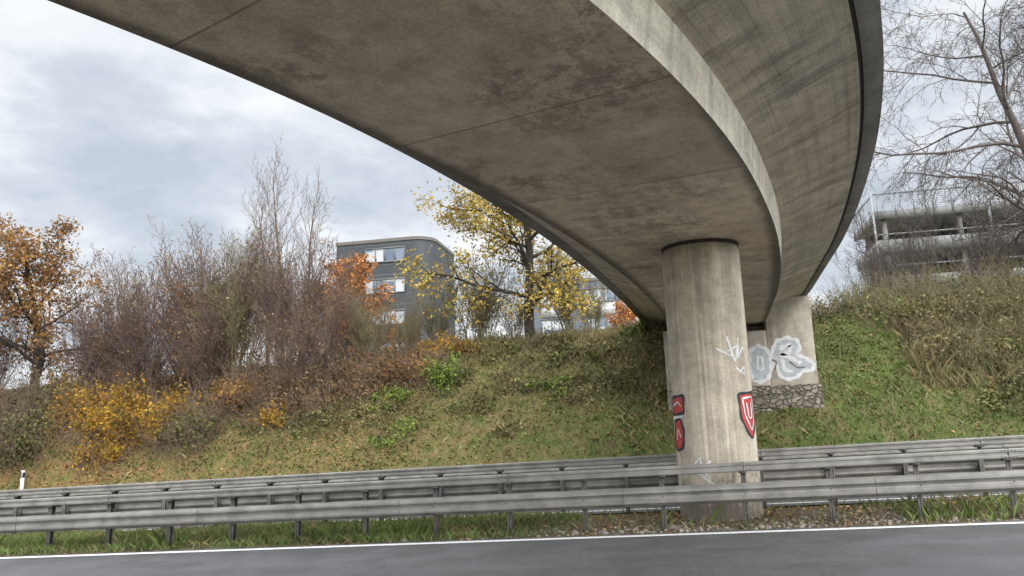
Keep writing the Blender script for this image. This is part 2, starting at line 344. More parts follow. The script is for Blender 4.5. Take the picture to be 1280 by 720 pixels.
# graffiti
def paintmat(n,c): return simple(n,c,.6,var=.18,sc=6)
red=paintmat('spray_red',(.42,.045,.04));blk=paintmat('spray_black',(.02,.02,.025));wht=paintmat('spray_white',(.60,.60,.60));gry=paintmat('spray_silver',(.38,.40,.42))
def pil(layer):
    r=PR+.004+layer*.003;ca=math.atan2(-PC[1],-PC[0])
    return lambda s,z:(PC[0]+r*math.cos(ca+s/PR),PC[1]+r*math.sin(ca+s/PR),z)
def wal(layer): return lambda s,z:(s,30.0-.004-.003*layer,z)
def stroke(pts,w,fn,name,mat,closed=False):
    P=np.array(pts,float)
    if closed: P=np.vstack([P,P[:1]])
    Q=[P[0]]
    for a,b_ in zip(P[:-1],P[1:]):
        k=max(2,int(np.hypot(*(b_-a))/.03))
        for i in range(1,k+1): Q.append(a+(b_-a)*i/k)
    Q=np.array(Q)
    for _ in range(2): Q[1:-1]=(Q[:-2]+Q[1:-1]*2+Q[2:])/4
    t=np.gradient(Q,axis=0);t/=np.hypot(t[:,0],t[:,1])[:,None]+1e-9;nn=np.stack([-t[:,1],t[:,0]],1)*w/2
    wv=(1+.25*np.sin(np.arange(len(Q))*.55))[:,None];nn=nn*wv
    V=[fn(*(q+k*v)) for q,v in zip(Q,nn) for k in(1,-1)]
    F=[(2*i,2*i+1,2*i+3,2*i+2) for i in range(len(Q)-1)]
    obj(name,mkmesh(name,V,F,[mat]),br)
def fill(pts,fn,name,mat):
    P=np.array(pts,float);zmin,zmax=P[:,1].min(),P[:,1].max();V=[];F=[]
    zz=np.linspace(zmin+1e-4,zmax-1e-4,30)
    def span(z):
        xs_=[]
        for a,b_ in zip(P,np.roll(P,-1,0)):
            if (a[1]-z)*(b_[1]-z)<=0 and a[1]!=b_[1]: xs_.append(a[0]+(b_[0]-a[0])*(z-a[1])/(b_[1]-a[1]))
        return min(xs_),max(xs_)
    K=8
    for z in zz:
        a,b_=span(z);V+=[fn(a+(b_-a)*i/K,z) for i in range(K+1)]
    for r in range(29):
        for i in range(K): F.append((r*(K+1)+i,r*(K+1)+i+1,(r+1)*(K+1)+i+1,(r+1)*(K+1)+i))
    obj(name,mkmesh(name,V,F,[mat]),br)
L1=[(-1.0,1.95),(-.98,2.28),(-.55,2.30),(-.57,1.98)]
L2=[(-1.0,1.42),(-.9,1.85),(-.68,1.88),(-.60,1.65),(-.66,1.36),(-.85,1.30)]
for i,Lp in enumerate((L1,L2)):
    fill(Lp,pil(0),'graffiti_red_fill',red);stroke(Lp,.055,pil(1),'graffiti_outline',blk,True)
stroke([(-.92,2.12),(-.7,2.2),(-.64,2.1)],.03,pil(2),'graffiti_white_line',wht)
stroke([(-.85,1.5),(-.78,1.72),(-.7,1.55)],.03,pil(2),'graffiti_white_line',wht)
stroke([(-1.0,1.9),(-.6,1.92)],.05,pil(2),'graffiti_white_line',wht)
L3=[(.50,2.28),(.98,2.32),(.98,1.75),(.80,1.48),(.66,1.60),(.52,1.85)]
fill(L3,pil(0),'graffiti_red_fill',red);stroke(L3,.05,pil(1),'graffiti_outline',blk,True)
stroke([(.58,2.2),(.9,2.24),(.9,1.8),(.79,1.62),(.62,1.9),(.58,2.2)],.03,pil(2),'graffiti_white_line',wht)
stroke([(.68,2.12),(.72,1.85),(.82,1.85),(.82,2.14)],.035,pil(3),'graffiti_white_line',wht)
stroke([(.15,3.10),(.45,2.95),(.35,3.35),(.5,2.85),(.62,3.3)],.03,pil(0),'graffiti_tag',wht)
stroke([(.35,3.05),(.62,3.18),(.55,2.9),(.72,3.15),(.8,2.9)],.03,pil(1),'graffiti_tag',wht)
stroke([(.50,2.75),(.75,2.62),(.72,2.78),(.56,2.66)],.025,pil(0),'graffiti_tag',wht)
stroke([(-.5,.95),(-.3,1.2),(-.25,.8),(-.1,1.15),(-.35,.9),(-.05,.7)],.025,pil(0),'graffiti_tag',wht)
A1=[(3.15,3.45),(3.05,4.0),(3.12,4.55),(3.4,4.75),(3.72,4.62),(3.86,4.3),(3.84,3.85),(3.7,3.5),(3.4,3.36)]
A2=[(3.95,4.55),(4.1,4.88),(4.5,5.0),(4.85,4.88),(4.95,4.6),(4.78,4.35),(5.1,4.2),(5.38,3.95),(5.3,3.72),(4.95,3.72),(4.72,3.5),(4.4,3.42),(4.15,3.55),(4.02,3.9),(3.85,4.2)]
fill(A1,wal(0),'graffiti_silver_fill',gry);fill(A2,wal(.3),'graffiti_silver_fill',gry)
stroke(A1,.13,wal(1),'graffiti_white_outline',wht,True);stroke(A2,.13,wal(1.4),'graffiti_white_outline',wht,True)
stroke([(3.35,3.8),(3.38,4.35),(3.55,4.3),(3.55,3.85),(3.35,3.8)],.08,wal(2),'graffiti_white_outline',wht)
stroke([(4.2,4.6),(4.6,4.72),(4.55,4.45),(4.2,4.35),(4.55,4.25),(4.9,4.0)],.16,wal(2),'graffiti_white_outline',wht)
stroke([(4.25,4.2),(4.3,3.8),(4.6,3.7)],.14,wal(2.5),'graffiti_white_outline',wht)
stroke([(3.88,4.2),(4.05,4.1),(3.95,3.8)],.06,wal(3),'graffiti_dark_line',M['fascia'])
stroke([(4.5,4.1),(4.75,3.85),(5.05,3.85)],.05,wal(3),'graffiti_dark_line',M['fascia'])
# ------------------------------------------------------------ guard rails
Wprof=[(-.155,0),(-.135,-.03),(-.10,-.075),(-.065,-.078),(-.03,-.035),(0,-.02),(.03,-.035),(.065,-.078),(.10,-.075),(.135,-.03),(.155,0)]
def beam(B,x0,x1,y,zc,prof,side,m=0):
    xs_=np.arange(x0,x1+.01,4.0)
    for a,b_ in zip(xs_[:-1],xs_[1:]):
        ga,gb_=float(gx(a))+.0,float(gx(b_))
        for (z0,d0),(z1,d1) in zip(prof[:-1],prof[1:]):
            B.quad([(a,y+side*d0,zc+z0+ga),(b_,y+side*d0,zc+z0+gb_),(b_,y+side*d1,zc+z1+gb_),(a,y+side*d1,zc+z1+ga)],m)
def rail(name,y,x0,sp,n0,n1,side,low,top,h=.075):
    B=MB()
    xa,xb=x0+sp*n0,x0+sp*n1
    for i in range(n0,n1+1):
        x=x0+sp*i;j=random.uniform(-.012,.012)
        zt_=(top-h-.006) if top else low+.13
        B.box(x-.004+j,x+.004+j,y-.05,y+.05,-.3,zt_,1,1)
        B.box(x-.040+j,x-.005+j,y-.055,y-.047,-.3,zt_,1,1);B.box(x+.005+j,x+.040+j,y+.047,y+.055,-.3,zt_,1,1)
        B.box(x+j+.005,x+.040+j,y-.0548,y-.0472,-.3,zt_,1,1)
        B.box(x-.05,x+.05,y+side*.06-.02 if side<0 else y+.04,y+side*.06+.02 if side<0 else y+.08,low-.1,low+.1,1,1)
        B.box(x-.012,x+.012,y+side*.19-.006,y+side*.19+.006,low-.012,low+.012,1,1)
        if top: B.box(x-.06,x+.06,y-.10,y+.10,top-h-.025,top-h-.003,1,1)
    beam(B,xa,xb,y+side*.09,low,Wprof,-side)
    xs_=np.arange(xa,xb+.01,4.0)
    if top:
        pr=[(-h,.085),(-h,-.085),(-h+.015,-.1),(-.03,-.1),(-.015,-.085),(.015,-.085),(.03,-.1),(h-.015,-.1),(h,-.085),(h,.085),(h-.015,.1),(-h+.015,.1),(-h,.085)]
        beam(B,xa,xb,y,top,pr,1)
        for a in xs_[1:-1]:
            for dx_ in (-.10,-.05,.05,.10): B.box(a+dx_-.008,a+dx_+.008,y-.108,y-.1005,top-.055,top-.04,1,1);B.box(a+dx_-.008,a+dx_+.008,y-.108,y-.1005,top+.04,top+.055,1,1)
            B.box(a-.004,a+.004,y-.1035,y+.1035,top-h+.002,top+h+.0035,1,1)
    for a in xs_[:-1]:
        B.box(a+1.998,a+2.004,y+side*.17-.004,y+side*.17+.004,low-.14,low+.14,1,1)
    return B.make(name,[M['steel'],M['steeldk']])
rail('guard_rail',13.55,-10.884-13.33*3,1.333,0,88,-1,.60,1.01)
rail('guard_rail',16.25,-10.3-13.33*3,1.333,0,88,1,.64,1.13)
rail('guard_rail',26.7,-60,2.0,0,56,-1,.68,None)
# delineator
def delin(x,y):
    B=MB();z=float(zt(x,y))
    B.box(x-.06,x+.06,y-.04,y+.04,z-.1,z+.62,0);B.box(x-.061,x+.061,y-.041,y+.041,z+.621,z+.83,1);B.box(x-.058,x+.058,y-.038,y+.038,z+.831,z+.92,0)
    B.box(x-.025,x+.025,y-.048,y-.042,z+.64,z+.80,2)
    B.make('delineator_post',[M['white'],M['black'],M['refl']],None,.008)
delin(-26.8,28.0);delin(23,28.0)
# ------------------------------------------------------------ trees
def nrm(v): return v/(math.sqrt(v[0]*v[0]+v[1]*v[1]+v[2]*v[2])+1e-9)
def grow(sg,lf,p,d,L,r,lv,P):
    n=P['n'][lv];mx=len(P['n'])-1;r1=r*P.get('tap',.35)
    pts=[p];dirs=[d];rn=rng.normal(0,P['w'][lv],(n,3));rn[:,2]+=P['up'][lv]
    for i in range(n):
        d=nrm(d+rn[i])
        q=p+d*(L/n);ra=r+(r1-r)*i/n;rb=r+(r1-r)*(i+1)/n
        sg.append((p,q,ra,rb));p=q;pts.append(p);dirs.append(d)
    if lv>=mx-1:
        lf.extend(pts[1:])
    if lv<mx:
        k=P['k'][lv];s0=P['s'][lv]
        ph=random.uniform(0,6.28)
        for j in range(k):
            t=s0+(1-s0)*(j+random.random())/k;t=min(t,.999);idx=int(t*n);fr=t*n-idx
            a=pts[idx]+(pts[idx+1]-pts[idx])*fr;dd=dirs[min(idx+1,n)]
            ph+=2.4+random.gauss(0,.3);x_,y_,z_=dd
            if abs(z_)>.8: u=nrm(np.array([0.,z_,-y_]))
            else: u=nrm(np.array([y_,-x_,0.]))
            w=np.array([y_*u[2]-z_*u[1],z_*u[0]-x_*u[2],x_*u[1]-y_*u[0]])
            an=P['a'][lv]*random.uniform(.75,1.25)
            nd=dd*math.cos(an)+(u*math.cos(ph)+w*math.sin(ph))*math.sin(an)
            rr=(r+(r1-r)*t)*P['rr'][lv];ll=L*P['l'][lv]*(1-P['sh'][lv]*t)*random.uniform(.7,1.25)
            grow(sg,lf,a,nd,ll,max(rr,P['rmin']),lv+1,P)
def treemesh(name,H,r,P,bark,leaf=None,nl=0,ls=.1,jit=.18,stems=1,spread=.0,lean=(0,0)):
    sg=[];lf=[]
    for i in range(stems):
        a=rng.uniform(0,6.28);rad=spread*rng.uniform(0,.6)
        d=nrm(np.array([lean[0]+math.cos(a)*spread*.5*rng.uniform(.3,1.1),lean[1]+math.sin(a)*spread*.5*rng.uniform(.3,1.1),1.]))
        grow(sg,lf,np.array([rad*.6*math.cos(a),rad*.6*math.sin(a),-.15]),d,H*(rng.uniform(.5,1.08) if stems>1 else 1),r*(rng.uniform(.6,1.1) if stems>1 else 1),0,P)
    big=[s for s in sg if s[2]>.03];sml=[s for s in sg if s[2]<=.03]
    parts=[]
    if big: parts.append((0,tubes(big,7)))
    if sml: parts.append((0,tubes(sml,3)))
    if leaf and nl:
        L_=np.array(lf);idx=rng.integers(0,len(L_),nl);pp=L_[idx]
        parts.append((1,leaves(pp,ls,jit=jit)))
    V,F,Mi=join(parts)
    return mkmesh(name,V,F,[bark]+([leaf] if leaf else []),midx=Mi)
def place(name,me,x,y,sc=1,szf=1,rot=None):
    o=obj(name,me);o.location=(x,y,float(zt(x,y)));o.scale=(sc,sc,sc*szf);o.rotation_euler[2]=rng.uniform(0,6.28) if rot is None else rot;return o
def tree(name,x,y,H,r,P,*a,**k): return place(name,treemesh(name,H,r,P,*a,**k),x,y,rot=0)
Pt=dict(n=[9,8,6,4,3],w=[.06,.13,.18,.22,.25],up=[.03,.03,.0,-.03,-.05],k=[22,10,7,4],s=[.14,.18,.2,.2],a=[1.05,.8,.75,.7],rr=[.5,.6,.6,.6],l=[.50,.5,.5,.5],sh=[.45,.5,.4,.3],rmin=.009,tap=.22)
tree('yellow_lime_tree',-6.35,36,10.8,.28,Pt,M['bark'],M['yellowleaf'],18000,.115,.24)
Po=dict(Pt,s=[.12,.15,.2,.2],k=[16,9,6,4],l=[.56,.5,.5,.5],up=[.02,.07,.04,.02,0],rmin=.01)
tree('oak_tree',-31.8,33.5,8.6,.26,Po,M['bark'],M['oakleaf'],10500,.12,.24)
tree('oak_tree',-39.5,36,8.2,.24,Po,M['bark'],M['oakleaf'],6000,.14,.2)
tree('oak_tree',-34.5,31,4.6,.14,Po,M['bark'],M['oakleaf'],3500,.12,.25)
Pp=dict(n=[10,7,5,4],w=[.03,.07,.12,.18],up=[.02,.12,.10,.05],k=[24,7,4],s=[.2,.1,.15],a=[.5,.5,.6],rr=[.4,.55,.6],l=[.40,.42,.45],sh=[.45,.4,.3],rmin=.011,tap=.15)
pm=treemesh('bare_poplar',9.8,.13,Pp,M['twig'])
place('bare_poplar_tree',pm,-20.0,37,1.03);place('bare_poplar_tree',pm,-21.2,37.8,.93);place('bare_poplar_tree',pm,-19.2,38,.92)
Ps=dict(n=[7,5,4,3],w=[.06,.11,.16,.2],up=[.03,.09,.07,.03],k=[8,6,4],s=[.2,.15,.15],a=[.40,.5,.6],rr=[.5,.6,.7],l=[.46,.48,.5],sh=[.35,.4,.3],rmin=.0115,tap=.2)
sm_=[treemesh('bare_shrub',6.2,.045,Ps,M[t],lm,nl,.085,.2,stems=22,spread=1.15) for t,lm,nl in(('twig',M['brown'],700),('twigr',M['oakleaf'],700),('twig2',M['scrub'],700),('twigr',M['brown'],300))]
for i,(x,y,s_) in enumerate(((-15.8,33,.66),(-17.6,33.4,.92),(-20.4,33.6,1.),(-23.4,34,1.02),(-26.4,34.5,.95),(-29.,35.5,.95),(-13.8,34,.52),(-14.8,36,.52),(-24.5,38,1.05),(-35.5,34.5,.8),(-18.8,35.5,1.),(-21.9,32.6,.8),(-16.6,31.8,.6),(-27.8,33.2,.75),(-12.2,34.6,.42),(-22.4,36,1.0),(-17.2,35.5,.8),(-25.2,33,.7))):
    place('bare_shrub',sm_[(i*3)%4 if i%5 else 1],x,y,s_)
wm=[treemesh('willow_shrub',4.6,.035,Ps,M['twig2'],M['scrub'],650,.08,.2,stems=13,spread=.8) for _ in range(2)]
for i,(x,y,s_) in enumerate(((-11.4,37,.72),(-9.8,38,1.1),(-8.9,37.2,.9),(-4.6,38,.95),(-7.4,37.6,.7),(-13.2,38,.6),(-3.4,36.8,.6),(-.6,36.5,.45))):
    place('willow_shrub',wm[i%2],x,y,s_)
om=treemesh('orange_maple',6.4,.14,Po,M['bark'],M['orange'],4600,.15,.22)
place('orange_maple_tree',om,-22.0,50,1.2);place('orange_maple_tree',om,-2.9,62,.78);place('orange_maple_tree',om,-31,47,.9)
Pr=dict(n=[10,9,7,5,4],w=[.07,.13,.17,.2,.22],up=[.02,-.01,-.06,-.09,-.10],k=[17,11,8,5],s=[.16,.12,.12,.15],a=[1.1,.75,.7,.7],rr=[.5,.55,.6,.6],l=[.62,.5,.5,.48],sh=[.35,.45,.4,.3],rmin=.0115,tap=.2)
am=treemesh('bare_ash',14.5,.30,Pr,M['barkgrey'])
place('bare_ash_tree',am,18.3,38.0,1,rot=0);place('bare_ash_tree',am,23,45,1.05,rot=2.2)
bm=[treemesh('bare_birch',5.4,.035,Ps,M['barkgrey'],stems=8,spread=.7) for _ in range(2)]
for i,(x,y,s_) in enumerate(((11.2,40,.85),(13.4,43,1.),(16.2,41,.95),(9.8,39,.62),(19.5,42,1.),(18,47,1.15),(12.0,38.5,.6),(14.8,39.5,.8),(12.6,46,1.1))):
    place('bare_birch_sapling',bm[i%2],x,y,s_)
# ------------------------------------------------------------ bushes
def bush(name,x,y,rx,ry,h,nl,ls,leaf,tw=40,lumps=9,twm=None):
    z=float(zt(x,y));C=[(x+rng.uniform(-.7,.7)*rx,y+rng.uniform(-.6,.6)*ry,rng.uniform(.1,.75)*h,rng.uniform(.22,.5)) for _ in range(lumps)]
    pts=[]
    per=nl//lumps
    for (a,b_,c_,rr) in C:
        d=rng.normal(0,1,(per,3));d/=np.linalg.norm(d,axis=1)[:,None]
        rad=rng.uniform(.15,1.3,per)**.7
        q=np.stack([a+d[:,0]*rad*rx*rr*1.1,b_+d[:,1]*rad*ry*rr*1.1,zt(a,b_)+c_*.8+d[:,2]*rad*h*rr],1);pts.append(q)
    pts=np.concatenate(pts);g=zt(pts[:,0],pts[:,1]);pts=pts[pts[:,2]>g-.02]
    parts=[(1,leaves(pts,ls))];sg=[]
    for _ in range(tw):
        p=np.array([x+rng.uniform(-.9,.9)*rx,y+rng.uniform(-.9,.9)*ry,0]);p[2]=zt(p[0],p[1])
        d=nrm(np.array([rng.normal(0,.4),rng.normal(0,.4),1.]));l=h*rng.uniform(.6,1.4)
        for i in range(4):
            d=nrm(d+rng.normal(0,.18,3));q=p+d*l/4;sg.append((p,q,.011-.002*i,.009-.002*i))
            if i: 
                e=nrm(d+rng.normal(0,.7,3));sg.append((q,q+e*l*.3,.006,.004))
            p=q
    if sg: parts.append((0,tubes(sg,3)))
    V,F,Mi=join(parts);return obj(name,mkmesh(name,V,F,[twm or M['twig'],leaf],midx=Mi))
for a in((-25.2,30.6,2.4,1.4,2.6,4200),(-22.6,30.4,1.7,1.1,2.1,2600),(-27.6,31.2,1.6,1.2,2.6,1900),(-28.4,34,1.6,1.2,3.0,1800),(-19.6,31.9,1.6,1,1.6,1100),(-24.2,29.2,1.3,.8,1.3,1000),(-21,34.2,1.5,1,2.6,900),(-16.8,30.6,1.2,.8,1.0,600)):
    bush('yellow_shrub',*a,.10,M['yshrub'],60,14)
bush('yellow_shrub',-12.9,33.2,2.4,1.2,1.4,2200,.10,M['oakleaf'],40,14)
bush('yellow_shrub',-10.2,35,2.2,1.0,1.2,1400,.105,M['yshrub'],40,12)
bush('green_shrub',-9.7,32.0,1.1,.9,1.7,1500,.10,M['green'],30,14)
bush('green_shrub',-11.9,31.2,1.1,.8,.7,600,.09,M['green'],10,10)
bush('green_shrub',-1.2,34.3,.8,.8,1.0,500,.11,M['green'],10,6)
bush('green_shrub',-5.2,31.4,1.3,.8,.6,500,.09,M['green'],10,8)
bush('green_shrub',.1,30.2,.9,.7,1.6,1100,.10,M['bramble'],30,8)
for a in((-29.2,29.6,2.4,1.3,2.4,3000),(-32.2,29.6,2.5,1.6,2.8,2800),(-20.6,29.9,1.4,.9,1.5,1300),(-30.5,31.5,2.2,1.3,2.6,1800)):
    bush('evergreen_shrub',*a,.095,M['bramble'],160,18,M['twig'])
for a in((-16.5,31.3,2.2,1.2,1.8,1700),(-18.8,31.6,1.8,1.1,1.9,1600),(-14,32,1.8,1.1,1.6,1400),(-23.5,33.5,2,1.2,2.,1600),(-11.5,33.2,1.8,1.1,1.2,1200),(-25.8,33.5,1.5,1.1,2.2,1200)):
    bush('brown_undergrowth',*a,.09,M['brown'] if rng.random()<.6 else M['oakleaf'],150,16)
for a in((9.8,34.0,2.0,1.5,1.3,1700),(12.4,33.3,2.4,1.7,1.4,2200),(15.4,33,2.5,1.8,1.6,2200),(12.8,31,2.,1.2,1.0,1600),(15.8,30.6,2.2,1.2,1.1,1600),(9.8,36.4,2.2,1.3,1.3,1500),(13,36,2.6,1.5,1.5,1800),(16.5,35.5,2.6,1.5,1.6,1800),(19,32,2.5,2.,2.0,1800),(10.4,31.8,1.4,1,.8,900),(7.4,36,1.6,1.0,.9,800)):
    bush('scrub_thicket',*a,.085,M['scrub'] if rng.random()<.6 else M['bramble'],220,22,M['twig2'])
for a in((13.5,29.4,1.6,1.0,.9,1300),(17,29.6,1.8,1.1,1.1,1500),(15.2,28.7,1.4,.8,.6,800),(11.5,29.4,1.2,.8,.6,800)):
    bush('bramble_thicket',*a,.09,M['bramble'],60,14,M['twig2'])
k=0
for a in((-5,33.2,1.8,1.2,.9,1300),(-2.2,33.6,1.5,1.2,1.0,1200),(-3.2,31.2,1.5,1.,.6,800),(-7.0,33.8,1.3,.9,.9,900),(-8.2,30.8,1.4,.8,.6,700),(-12.5,30.6,1.6,.8,.6,800),(-4.8,35.2,1.6,1,1,900),(-8.4,35.4,1.6,1,1,900),(-6.2,31.8,1.4,1,.7,700),(-1.8,31.5,1.2,1,.9,800),(-15.3,30.2,1.5,.8,.6,700),(-.8,32.5,1.0,1,1.2,900)):
    k+=1;bush('bramble_thicket',*a,.085,(M['scrub'],M['bramble'],M['bramble'])[k%3],70,14,M['twig2'])
for i in range(14):
    x=rng.uniform(-17,-.8);y=rng.uniform(29.3,35.6);q=rng.uniform(.5,1.1)
    bush('bramble_thicket',x,y,1.3*q,.8*q,.7*q,int(420*q),.085,(M['scrub'],M['bramble'],M['brown'],M['green'])[i%4],int(35*q),10,M['twig2'])
pts=[]
for i in range(90):
    x=rng.uniform(-160,120);y=rng.uniform(105,150);h=rng.uniform(6,11);
    d=rng.normal(0,1,(170,3));d/=np.linalg.norm(d,axis=1)[:,None]
    pts.append(np.array([x,y,zt(x,y)+h*.55])+d*np.array([3.5,3,h*.5])*rng.uniform(.4,1,(170,1)))
V,F=leaves(np.concatenate(pts),.9);obj('distant_treeline',mkmesh('distant_treeline',V,F,[M['brown']]))
# ------------------------------------------------------------ grass and litter
def scat(n,x0,x1,y0,y1,dens):
    x=rng.uniform(x0,x1,n);y=rng.uniform(y0,y1,n);k=rng.uniform(0,1,n)<dens(x,y);x=x[k];y=y[k]
    return np.stack([x,y,zt(x,y)-.01],1)
def patch(x,y,s=1,ph=0): return .5+.5*np.clip(1.3*lump(x*s+ph,y*s*1.3+ph*2),-1,1)
notab=lambda x,y:~((x>-.1)&(x<5.55)&(y>29.55))
def dg(x,y):
    up=np.clip(1.5-(y-27)/8,.45,1);a=(.2+.8*patch(x,y,.7,3))*up;a=np.where(x<-14,a*.6*up,a);a=np.where((x>-3)&(x<.5),np.maximum(a,.6*patch(x,y,1,1)),a);return a*notab(x,y)
V,F=blades(scat(105000,-42,22,26.9,36.5,dg),.16,.022);obj('grass',mkmesh('grass',V,F,[M['grass']]))
def dlu(x,y): return np.exp(-((x-7.4-.42*(y-31))/1.8)**2)*(.35+.65*patch(x,y,1.3,4))*notab(x,y)+.35*(y<29.5)*(x>4)*patch(x,y,1,8)+.3*np.exp(-((x+1.5)/2)**2)*patch(x,y,1.2,6)*notab(x,y)
V,F=blades(scat(60000,-5,20,26.9,36.8,dlu),.17,.028);obj('grass',mkmesh('grass',V,F,[M['lush']]))
def dd_(x,y): return (.15+.85*patch(x,y,.5,9))*np.where((x>5.6)&(x<9.5),.4,1)*np.where(x<-14,.5,1)*np.clip((y-27.5)/3,.10,1)*notab(x,y)
V,F=blades(scat(60000,-40,24,27.2,37.5,dd_),.24,.016,.5);obj('dry_grass',mkmesh('dry_grass',V,F,[M['dry']]))
V,F=blades(scat(12000,9,24,30,38,lambda x,y:patch(x,y,.8,2)),.5,.016,.4);obj('tall_dry_grass',mkmesh('tall_dry_grass',V,F,[M['dry']]))
V,F=blades(scat(8000,-16,3,34.5,38,lambda x,y:patch(x,y,.9,5)*notab(x,y)),.5,.018,.35);obj('tall_dry_grass',mkmesh('tall_dry_grass',V,F,[M['dry']]))
def dl(x,y): return np.where(x<-10,1.,.35)*(.2+.8*patch(x,y,.9,5))*notab(x,y)*np.where((x>5.4)&(x<10),.2,1)
p=scat(48000,-42,22,26.9,35,dl);p[:,2]+=.05;V,F=leaves(p,.095,flat=.6,elong=1.3);obj('fallen_leaves',mkmesh('fallen_leaves',V,F,[M['litter']]))
def low(x,y): return (.15+.85*patch(x,y,1.1,11))*notab(x,y)*np.clip((y-27)/3,.05,1)
p=scat(34000,-20,22,27.5,37,low);p[:,2]+=rng.uniform(.03,.3,len(p));V,F=leaves(p,.085,flat=.3);obj('groundcover_plants',mkmesh('groundcover_plants',V,F,[M['bramble']]))
def dm(x,y): return np.clip((-1.6-x)/1.5,.03,1)*(.35+.65*patch(x,y,1.5,2))+np.where(x>3.5,.35*patch(x,y,1.2,7),0)
V,F=blades(scat(90000,-22,12,13.22,16.6,dm),.13,.012,.4);obj('verge_grass',mkmesh('verge_grass',V,F,[M['grass']]))
V,F=blades(scat(12000,-22,12,13.25,16.6,lambda x,y:(.15+.6*patch(x,y,1.1,4))*np.where((x>-2.5)&(x<4.5),.15,1)),.14,.010,.6);obj('verge_dry_grass',mkmesh('verge_dry_grass',V,F,[M['dry']]))
V,F=blades(scat(2500,-22,12,13.3,14.2,lambda x,y:patch(x,y,2.2,4)**3*np.where((x>-1.5)&(x<3.5),.2,1)),.28,.014,.35);obj('roadside_weeds',mkmesh('roadside_weeds',V,F,[M['lush']]))
p=scat(8000,-22,12,13.15,16.7,lambda x,y:.3+.5*patch(x,y,1.4,1));p[:,2]+=.02;V,F=leaves(p,.055,flat=.7,elong=1.3);obj('fallen_leaves',mkmesh('fallen_leaves',V,F,[M['litter']]))
B=MB()
for i in range(800):
    x=rng.normal(1.5,3.);y=13.25+abs(rng.normal(0,.6));s_=rng.uniform(.012,.045)*(2. if rng.random()<.07 else 1);z=float(zt(x,y))
    a=rng.uniform(0,3);bb=len(B.v)
    for k,zz in enumerate((-.3,.6)):
        for t in range(4):
            q=a+t*1.57+rng.uniform(-.3,.3);B.v.append((x+math.cos(q)*s_*(1-.3*k),y+math.sin(q)*s_*(1-.3*k),z+zz*s_+rng.uniform(-.2,.2)*s_));B.uv.append((0,0))
    for f in((0,3,2,1),(4,5,6,7),(0,1,5,4),(1,2,6,5),(2,3,7,6),(3,0,4,7)): B.f.append([bb+k for k in f]);B.m.append(0)
B.make('gravel',[simple('gravel_stone',(.22,.195,.16),.9,var=.45,sc=9)])
# ------------------------------------------------------------ buildings
clad=simple('dark_cladding',(.042,.048,.055),.5,var=.12,sc=.3)
m,nt,b=newmat('window_glass');r=N(nt,'TexWhiteNoise',0,noise_dimensions='3D',i_Vector=N(nt,'VectorMath',operation='FLOOR',i_0=mapping(nt,geo(nt),(.83,.2,.6))))
setin(nt,b.inputs['Base Color'],ramp(nt,r,[(0,(.10,.14,.19)),(.4,(.22,.27,.33)),(.41,(.42,.45,.48)),(1,(.52,.54,.55))]));b.inputs['Roughness'].default_value=.15;glass=m
band=simple('weathered_render',(.30,.30,.29),.8,var=.25,sc=.5)
def office(name,x0,x1,y0,y1,zb_,ztop,R,rows,cols,cl,panels=False):
    e=empty(name);path=[(x0,y0)]
    K=10
    for i in range(K+1):
        a=-math.pi/2+i/K*math.pi/2;path.append((x1-R+R*math.cos(a),y0+R+R*math.sin(a)))
    path+=[(x1,y1),(x0,y1)];V=[];n=len(path)
    for z in(zb_,ztop):
        V+=[(x,y,z) for x,y in path]
    F=[(i,(i+1)%n,(i+1)%n+n,i+n) for i in range(n)]
    me=bpy.data.meshes.new(name+'_walls');me.from_pydata(V,[],[list(f) for f in F]+[list(range(n,2*n))]);me.materials.append(cl);obj('walls',me,e)
    V=[(x+(.08 if x>x0 else -.08),y+(-.1 if y<y1 else .1),z) for z in(ztop+.003,ztop+.35) for x,y in path]
    me=bpy.data.meshes.new('coping');me.from_pydata(V,[],[list(f) for f in F]+[list(range(n,2*n)),list(range(n-1,-1,-1))]);me.materials.append(M['fascia']);obj('roof_coping',me,e)
    W=MB();Fm=MB();Pn=MB()
    for z0 in rows:
        for (a,b_,np_) in cols:
            W.quad([(a,y0-.03,z0),(b_,y0-.03,z0),(b_,y0-.03,z0+1.5),(a,y0-.03,z0+1.5)])
            for k in range(np_+1):
                x=a+(b_-a)*k/np_;Fm.box(x-.05,x+.05,y0-.12,y0-.0,z0+.06,z0+1.44)
            Fm.box(a-.05,b_+.05,y0-.14,y0-.0,z0-.06,z0+.058);Fm.box(a-.05,b_+.05,y0-.14,y0,z0+1.442,z0+1.56)
            if panels: Pn.box(a,b_,y0-.08,y0-.005,z0-1.45,z0-.1)
    for z in np.arange(zb_+1,ztop,1.1):
        Fm.box(x0+.02,x1-R,y0-.004,y0-.002,z-.02,z+.02)
    W.make('windows',[glass],e);Fm.make('window_frames_and_joints',[simple('dark_frame',(.16,.165,.17),.5,var=.1)],e)
    if panels: Pn.make('parapet_panels',[simple('white_panel',(.55,.56,.57),.5,var=.08,sc=.5)],e)
    return e
office('office_building',-34.3,-23.6,75,84,6,22.7,2.2,[20.5,17.1,13.7,10.3],[(-30.9,-26.5,4)],clad)
office('office_building',-14.5,.3,84,98,6,18.6,2.5,[16.2,13.0,9.8],[(-13.5,-10,3),(-8.6,-5.1,3),(-4.6,-1.0,3)],simple('grey_cladding',(.12,.14,.165),.5,var=.1,sc=.3),True)
cp=empty('parking_garage');B=MB();D=MB();X0,X1,Y0,Y1=16.4,60,60,67
for i,z in enumerate((9.2,12.0,14.8,17.4)):
    B.box(X0,X1,Y0,Y1,z-.35,z)
    B.box(X0,X1,Y0-.12,Y0-.003,z-.5,z+(.45 if i<3 else .12));B.box(X0-.12,X0-.003,Y0-.1,Y1,z-.5,z+(.45 if i<3 else .12))
